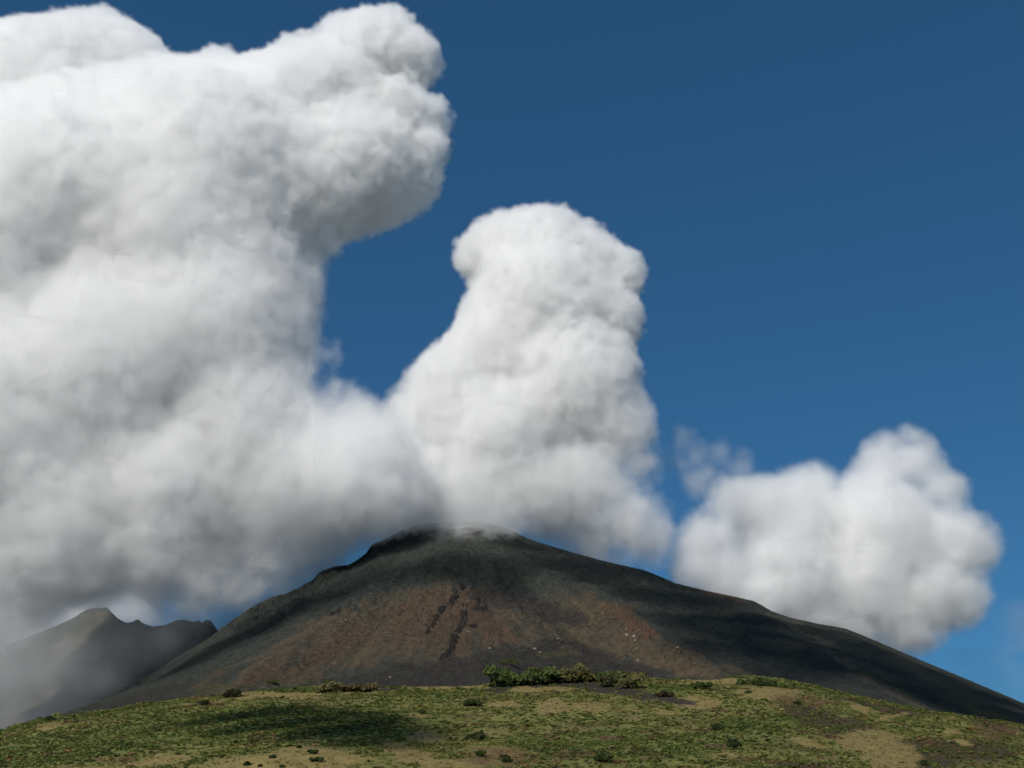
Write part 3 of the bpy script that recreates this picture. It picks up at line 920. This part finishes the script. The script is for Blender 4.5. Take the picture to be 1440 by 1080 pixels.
def gn_tree(name):
    ng = D.node_groups.new(name, 'GeometryNodeTree')
    ng.interface.new_socket('Geometry', in_out='INPUT', socket_type='NodeSocketGeometry')
    ng.interface.new_socket('Geometry', in_out='OUTPUT', socket_type='NodeSocketGeometry')
    gi = ng.nodes.new('NodeGroupInput'); go = ng.nodes.new('NodeGroupOutput')
    ng.is_modifier = True
    return ng, gi, go


def cloud_field(nb, balls, k, seed, warp, bumps, soft_z):
    """signed depth below the cloud's surface in metres, positive inside, and the softness of the edge there"""
    P = nb.n('GeometryNodeInputPosition').outputs[0]
    P0 = nb.vmath('ADD', P, (seed * 731.0, seed * 417.0, seed * 293.0))
    wv = nb.vmath('SUBTRACT', nb.noise(P0, 1 / 420.0, 3, .5, out='Color'), (.5, .5, .5))
    Pw = nb.vmath('ADD', P, nb.vmath('SCALE', wv, scale=warp))
    d = None
    for (cx, cy, cz, r) in balls:
        s = nb.math('SUBTRACT', nb.vmath('DISTANCE', Pw, (cx, cy, cz)), r)
        d = s if d is None else nb.math('SMOOTH_MIN', d, s, k)
    d = nb.math('MULTIPLY', d, -1.0)
    zz = nb.n('ShaderNodeSeparateXYZ'); nb.put(zz.inputs[0], P)
    soft = nb.maprange(zz.outputs[2], soft_z[0], soft_z[1], soft_z[2], soft_z[3], smooth=True)
    wob2 = nb.vmath('SUBTRACT', nb.noise(P0, 1 / 110.0, 3, .6, out='Color'), (.5, .5, .5))
    Pv = nb.vmath('ADD', P0, nb.vmath('SCALE', wob2, scale=70.0))
    calm = nb.maprange(soft, min(soft_z[2:]), max(soft_z[2:]) + 1, 1.0, .35)
    for (size, amp) in bumps:
        v = nb.voronoi(Pv, 1.0 / size)
        d = nb.math('ADD', d, nb.math('MULTIPLY', nb.math('MULTIPLY', nb.math('SUBTRACT', .5, v), amp), calm))
    f = nb.math('SUBTRACT', nb.noise(P0, 1 / 75.0, 6, .66), .5)
    d = nb.math('ADD', d, nb.math('MULTIPLY', f, nb.math('ADD', 28.0 if soft_z[3] > 20 else 6.0, nb.math('MULTIPLY', soft, .7))))
    return d, soft


def build_cloud(name, label, lobes, Y, voxel, rho, soft, k=110.0, seed=1, warp=90.0, bumps=((150, 16), (62, 22), (30, 20)), core_in=52.0, core_f=.7, group=None, pad=120, core=True, world=None, vap=True):
    cs = list(world or [])
    for l in (lobes or []):
        px, py, rp = l[:3]
        yy = Y + (l[3] if len(l) > 3 else 0)
        x, y, z = (float(v) for v in at_depth(px, py, yy))
        depth = y * cp + (z - CAMZ) * sp
        cs.append((x, y, z, rp * depth / FPX))
    A = np.array(cs)
    lo = (A[:, :3] - A[:, 3:]).min(0) - pad; hi = (A[:, :3] + A[:, 3:]).max(0) + pad
    ctr = (lo + hi) / 2
    balls = [(a[0] - ctr[0], a[1] - ctr[1], a[2] - ctr[2], a[3]) for a in cs]
    lo -= ctr; hi -= ctr
    sz = (soft[0] - ctr[2], soft[1] - ctr[2], soft[2], soft[3])
    voxel0 = voxel
    voxel *= VOX
    res = np.maximum(8, np.ceil((hi - lo) / voxel)).astype(int)

    def tree(nm, is_core):
        ng, gi, go = gn_tree(nm)
        b_ = NB(ng)
        d, sf = cloud_field(b_, balls, k, seed, warp, bumps, sz)
        vc = ng.nodes.new('GeometryNodeVolumeCube')
        vc.inputs['Min'].default_value = tuple(lo); vc.inputs['Max'].default_value = tuple(hi)
        q = 0.5 if is_core else 1.0
        for ax, r_ in zip('XYZ', res):
            vc.inputs['Resolution ' + ax].default_value = max(8, int(r_ * q))
        if is_core:
            dens = b_.math('SUBTRACT', d, b_.math('ADD', core_in, b_.math('MULTIPLY', sf, core_f)))
            dens = b_.math('ADD', b_.maprange(dens, -60, 60, -.5, .5), .5)
            ng.links.new(dens, vc.inputs['Density'])
            vm = ng.nodes.new('GeometryNodeVolumeToMesh')
            vm.inputs['Threshold'].default_value = .5
            ng.links.new(vc.outputs[0], vm.inputs[0])
            ng.links.new(vm.outputs[0], go.inputs[0])
        else:
            dep = b_.math('SUBTRACT', d, b_.math('ADD', core_in, b_.math('MULTIPLY', sf, core_f)))
            dn = b_.math('POWER', b_.math('DIVIDE', b_.math('MAXIMUM', d, 0.0), sf, clamp=True), 1.3)
            fr = b_.noise(b_.vmath('ADD', b_.n('GeometryNodeInputPosition').outputs[0], (seed * 91.0, 0, 0)), 1.0 / (55.0 * voxel0 / 7.5), 4, .6)
            dn = b_.math('MULTIPLY', dn, b_.maprange(fr, .36, .64, .4, 1.5))
            if core:                      # the dense core fills the middle; vapour only where it shows
                dn = b_.math('MULTIPLY', dn, b_.maprange(dep, 25, 60, 1, 0))
            ng.links.new(b_.math('MULTIPLY', dn, rho), vc.inputs['Density'])
            sm = ng.nodes.new('GeometryNodeSetMaterial')
            sm.inputs['Material'].default_value = m_vap
            ng.links.new(vc.outputs[0], sm.inputs[0])
            ng.links.new(sm.outputs[0], go.inputs[0])
        return ng

    tmp = D.objects.new('tmp', D.meshes.new('tmp')); COL.objects.link(tmp)
    root = None
    if core:
        md = tmp.modifiers.new('shape', 'NODES'); md.node_group = tree(name + '_core', True)
        dg = bpy.context.evaluated_depsgraph_get(); dg.update()
        me = D.meshes.new_from_object(tmp.evaluated_get(dg))
        me.name = name
        # keep the large bodies only
        bm = bmesh.new(); bm.from_mesh(me)
        seen = set(); comps = []
        for v in bm.verts:
            if v in seen: continue
            st = [v]; seen.add(v); comp = []
            while st:
                a = st.pop(); comp.append(a)
                for e in a.link_edges:
                    o2 = e.other_vert(a)
                    if o2 not in seen: seen.add(o2); st.append(o2)
            comps.append(comp)
        comps.sort(key=len, reverse=True)
        kill = [v for comp in comps[1:] for v in comp]
        bmesh.ops.delete(bm, geom=kill, context='VERTS')
        for f in bm.faces: f.smooth = True
        bm.to_mesh(me); bm.free()
        me.materials.clear(); me.materials.append(m_core)
        root = link(name, me)
    COL.objects.unlink(tmp); D.objects.remove(tmp)
    if not vap:
        root.location = tuple(ctr)
        tag(root, label, 'cloud', group)
        return root
    vme = D.volumes.new('vapour'); vme.materials.append(m_vap)
    vap = D.objects.new('vapour' if core else name, vme); COL.objects.link(vap)
    md = vap.modifiers.new('shape', 'NODES'); md.node_group = tree(name + '_vapour', False)
    if core:
        root.location = tuple(ctr); vap.parent = root
    else:
        vap.location = tuple(ctr); root = vap
    tag(root, label, 'cloud', group)
    return root


def tilt(lst):
    """the bank leans away from the viewer with height, so the sun behind the viewer reaches all of its face"""
    return [(l[0], l[1], l[2], float(np.interp(l[1], [50, 450, 850], [130, 0, -150])) + (l[3] if len(l) > 3 else 0)) for l in lst]


CL = tilt([(-70, 170, 150), (0, 195, 150), (90, 150, 125), (150, 122, 102), (230, 180, 100), (310, 170, 92), (400, 160, 95), (470, 140, 78), (525, 82, 60), (566, 88, 46),
      (556, 160, 52), (552, 215, 46), (500, 222, 80), (420, 250, 95), (300, 280, 165), (150, 320, 190), (0, 400, 220), (-60, 480, 180), (395, 330, 58), (330, 390, 125), (372, 420, 78), (290, 480, 160),
      (150, 540, 190), (0, 620, 210), (340, 600, 125), (430, 640, 85), (250, 690, 130), (100, 730, 135), (-40, 760, 150), (390, 700, 85), (480, 680, 82, -90), (520, 640, 72, -60), (545, 690, 62, -70), (500, 600, 42, -20),
      (230, 770, 80), (120, 765, 85), (20, 785, 90), (-60, 830, 100),
      (40, 75, 36), (100, 52, 40), (145, 45, 34), (190, 82, 34), (310, 95, 32), (412, 75, 28), (455, 90, 32), (482, 50, 32), (520, 32, 28), (560, 40, 26), (596, 88, 28), (612, 150, 20), (604, 205, 22), (470, 345, 14), (462, 500, 18), (478, 545, 24), (515, 570, 20)])
CL += [(80, 330, 170, -40), (250, 340, 150, -40), (0, 290, 160, -30), (200, 230, 130, 10), (260, 250, 140, 30), (380, 285, 90, 0), (460, 268, 66, 20), (330, 230, 110, 0), (120, 260, 150, 60), (548, 268, 38, 150), (588, 248, 30, 160), (500, 288, 36, 140), (590, 200, 40, 190), (570, 258, 34, 150), (535, 285, 34, 140), (480, 302, 32, 100), (412, 798, 26, -60), (352, 820, 30, -80), (292, 826, 30, -120)]
CL += [(330, 760, 66, -20), (420, 742, 56, -60), (490, 735, 45, -60), (440, 772, 34, -60), (370, 790, 40, -60), (300, 805, 46, -100), (220, 785, 46, -140), (150, 778, 50, -160), (75, 788, 58, -170), (0, 808, 66, -170), (-60, 840, 80, -170)]
CC = [(770, 345, 62, 60), (715, 350, 54, 60), (668, 362, 36, 60), (830, 362, 46, 60), (868, 388, 40, 60), (765, 430, 105, 80), (858, 445, 52, 60), (700, 490, 76, 60), (640, 545, 72, 40), (585, 595, 60, 30),
      (800, 540, 105, 80), (862, 600, 66, 60), (700, 620, 105, 60), (600, 672, 72, 0), (540, 672, 70, 0), (715, 690, 62, 0), (810, 690, 80, 60), (880, 735, 56, 60), (900, 655, 30, 60), (650, 700, 58, -60), (760, 695, 66, 0),
      (830, 755, 50, 120), (905, 765, 36, 90), (600, 716, 40, -90), (650, 722, 38, -130), (700, 720, 38, -110), (545, 725, 44, 40), (780, 735, 45, 100), (625, 738, 30, -190), (670, 742, 30, -190), (590, 742, 28, -140), (710, 744, 28, -170), (920, 745, 34, 60), (560, 752, 26, -60), (590, 690, 60, -80), (640, 690, 50, -100), (560, 640, 52, -30), (600, 754, 26, -230), (650, 758, 26, -250), (700, 756, 26, -230), (556, 764, 20, -150)]
CR = [(1000, 775, 46, -200), (975, 800, 42, -260), (990, 752, 42, -240), (1025, 705, 40, -200), (1015, 820, 52, -200), (1060, 720, 58, -100), (1120, 735, 78), (1240, 665, 48), (1285, 652, 42), (1322, 692, 42), (1230, 745, 88), (1335, 765, 62), (1200, 820, 86), (1100, 810, 86, -80), (1295, 830, 72), (1180, 880, 60),
      (1270, 880, 56), (1340, 835, 56), (1285, 618, 26), (1240, 628, 26), (1060, 850, 60, -160), (1130, 870, 66, -60), (1372, 770, 42), (1140, 688, 44)]
cl = build_cloud('cloud', 'huge billowing white cloud with a grey underside, filling the sky left of the cone', CL, 3050, 7.5, .05, (1200, 2300, 150, 26), seed=1, k=140.0)
cc = build_cloud('cloud', 'tall white cloud column standing on the summit of the volcano', CC, 3230, 7.0, .05, (900, 1600, 160, 28), seed=2)
cr = build_cloud('cloud', 'rounded lone cloud sitting low behind the right slope of the volcano', CR, 3620, 8.0, .036, (900, 1900, 90, 42), seed=3, k=80.0)
mist = build_cloud('mist', 'thin grey mist drifting in front of the jagged far ridge', [(-120, 930, 150), (10, 930, 125), (110, 915, 90), (185, 905, 66), (240, 895, 52), (275, 900, 40), (40, 990, 90), (130, 950, 70), (190, 868, 40), (100, 870, 60), (0, 880, 90), (235, 900, 40)], 2820, 20.0, .0030,
                   (0, 900, 160, 140), seed=5, core=False, bumps=((300, 60),))
tag(mist, kind='stuff'); del mist['category']
backm = build_cloud('mist', 'grey mist rising between the jagged far ridge and the left shoulder of the volcano', [(-40, 880, 90), (50, 865, 70), (130, 845, 60), (200, 850, 56), (262, 855, 46), (310, 862, 50), (360, 845, 56), (410, 822, 56), (460, 795, 56), (508, 762, 46)], 4750, 24.0, .010, (0, 1200, 110, 110), seed=14, core=False, k=60.0, bumps=((120, 60),))
tag(backm, kind='stuff'); del backm['category']
veil = build_cloud('mist', 'pale veil low in the sky behind the right foot of the volcano', [(1400, 960, 120), (1300, 985, 90), (1490, 900, 130), (1440, 1040, 120)], 4300, 26.0, .0007, (0, 900, 260, 260), seed=9, core=False, bumps=((300, 60),))
tag(veil, kind='stuff'); del veil['category']
build_cloud('cloud_wisp', 'faint grey wisp in the blue gap left of the lone right cloud', [(985, 640, 26), (1015, 636, 24), (1040, 640, 18), (960, 655, 20), (1000, 665, 22), (962, 620, 26), (1045, 658, 24), (985, 684, 28), (945, 648, 22)], 3600, 12.0, .0085, (0, 900, 60, 60), seed=6, core=False, k=60.0, bumps=((60, 30),), pad=80)
build_cloud('cloud_wisp', 'barely visible wisp alone in the blue sky right of the column top', [(1075, 380, 16), (1100, 392, 14)], 3600, 12.0, .0016, (0, 900, 60, 60), seed=7, core=False, k=60.0, bumps=((60, 40),), pad=80)
build_cloud('cloud_wisp', 'smallest barely visible wisp, just above the shoulder of the column top', [(930, 305, 11), (942, 298, 9)], 3600, 10.0, .0016, (0, 900, 50, 50), seed=8, core=False, k=50.0, bumps=((60, 30),), pad=70)
# clouds over the viewer's head and left shoulder, out of the picture: they throw the cloud shadows seen on the slopes
m_thin, nt, N, L = new_mat('thin_cloud')
nb = NB(nt)
b = nb.diffuse_out(c3(.98, .98, .98), 1.0, None, 0.0)
b.inputs['Subsurface Weight'].default_value = 1.0
b.inputs['Subsurface Radius'].default_value = (1.0, 1.0, 1.0)
b.inputs['Subsurface Scale'].default_value = 150.0
tp = nb.n('ShaderNodeBsdfTransparent'); ms = nb.n('ShaderNodeMixShader'); ms.inputs[0].default_value = .78
out = [n for n in N if n.type == 'OUTPUT_MATERIAL'][0]
L.new(b.outputs[0], ms.inputs[1]); L.new(tp.outputs[0], ms.inputs[2]); L.new(ms.outputs[0], out.inputs[0])


def overhead(label, spots, surf, t, seed, bumps=((120, 40), (50, 22)), voxel=16.0, k=60.0, soft=80.0, rho=.008):
    lobes = []
    for (px, py, r) in spots:
        x, y, z = surf(px, py)
        p = Vector((x, y, z)) + SUN * t
        lobes.append((p.x, p.y, p.z, r + .8 * soft))
    c_ = build_cloud('cloud', label, None, 0, voxel, rho, (0, 1, soft, soft), k=k, seed=seed, warp=40.0, bumps=bumps, core_in=0, core_f=1.1, world=lobes, pad=90)
    c_.data.materials.clear(); c_.data.materials.append(m_thin)
    return c_


overhead('long grey-white cloud high overhead, shading the right flank of the volcano', [(745, 768, 50), (775, 772, 60), (830, 788, 70), (880, 800, 70), (920, 812, 70), (965, 830, 70), (1010, 845, 70), (1070, 870, 80), (1150, 890, 80), (1220, 915, 80), (1300, 945, 80), (1380, 978, 80), (770, 790, 60), (810, 800, 80), (850, 815, 80), (900, 838, 60), (945, 868, 45), (960, 850, 100), (985, 903, 50), (1020, 880, 120), (1050, 915, 80),
         (1100, 905, 120), (1130, 945, 80), (1190, 930, 120), (1260, 955, 120), (1340, 985, 120), (1420, 1010, 120)], on_mountain, 2700.0, 11)
overhead('broad grey-white cloud high overhead, shading the summit and left flank of the volcano', [(520, 800, 40), (470, 805, 60), (440, 820, 60), (400, 842, 60), (360, 866, 50), (600, 800, 45), (660, 800, 50), (715, 798, 50), (640, 795, 80), (700, 815, 60), (560, 812, 60), (500, 820, 75), (470, 840, 70), (430, 850, 80), (390, 870, 80),
         (350, 890, 80), (310, 910, 80), (260, 935, 70), (200, 960, 60)], on_mountain, 2500.0, 12)
overhead('small cloud puff overhead, shading the dark green hollow of the hillside', [(300, 1015, 14), (340, 1008, 15), (380, 1000, 15), (420, 1004, 16), (460, 1012, 17), (500, 1022, 18), (540, 1035, 16), (440, 1030, 15), (500, 1045, 14), (380, 1022, 13), (330, 1030, 13), (555, 1050, 10)],
         on_hill, 1300.0, 13, bumps=((26, 9), (11, 5)), voxel=3.0, k=12.0, soft=13.0, rho=.045)
#@@END
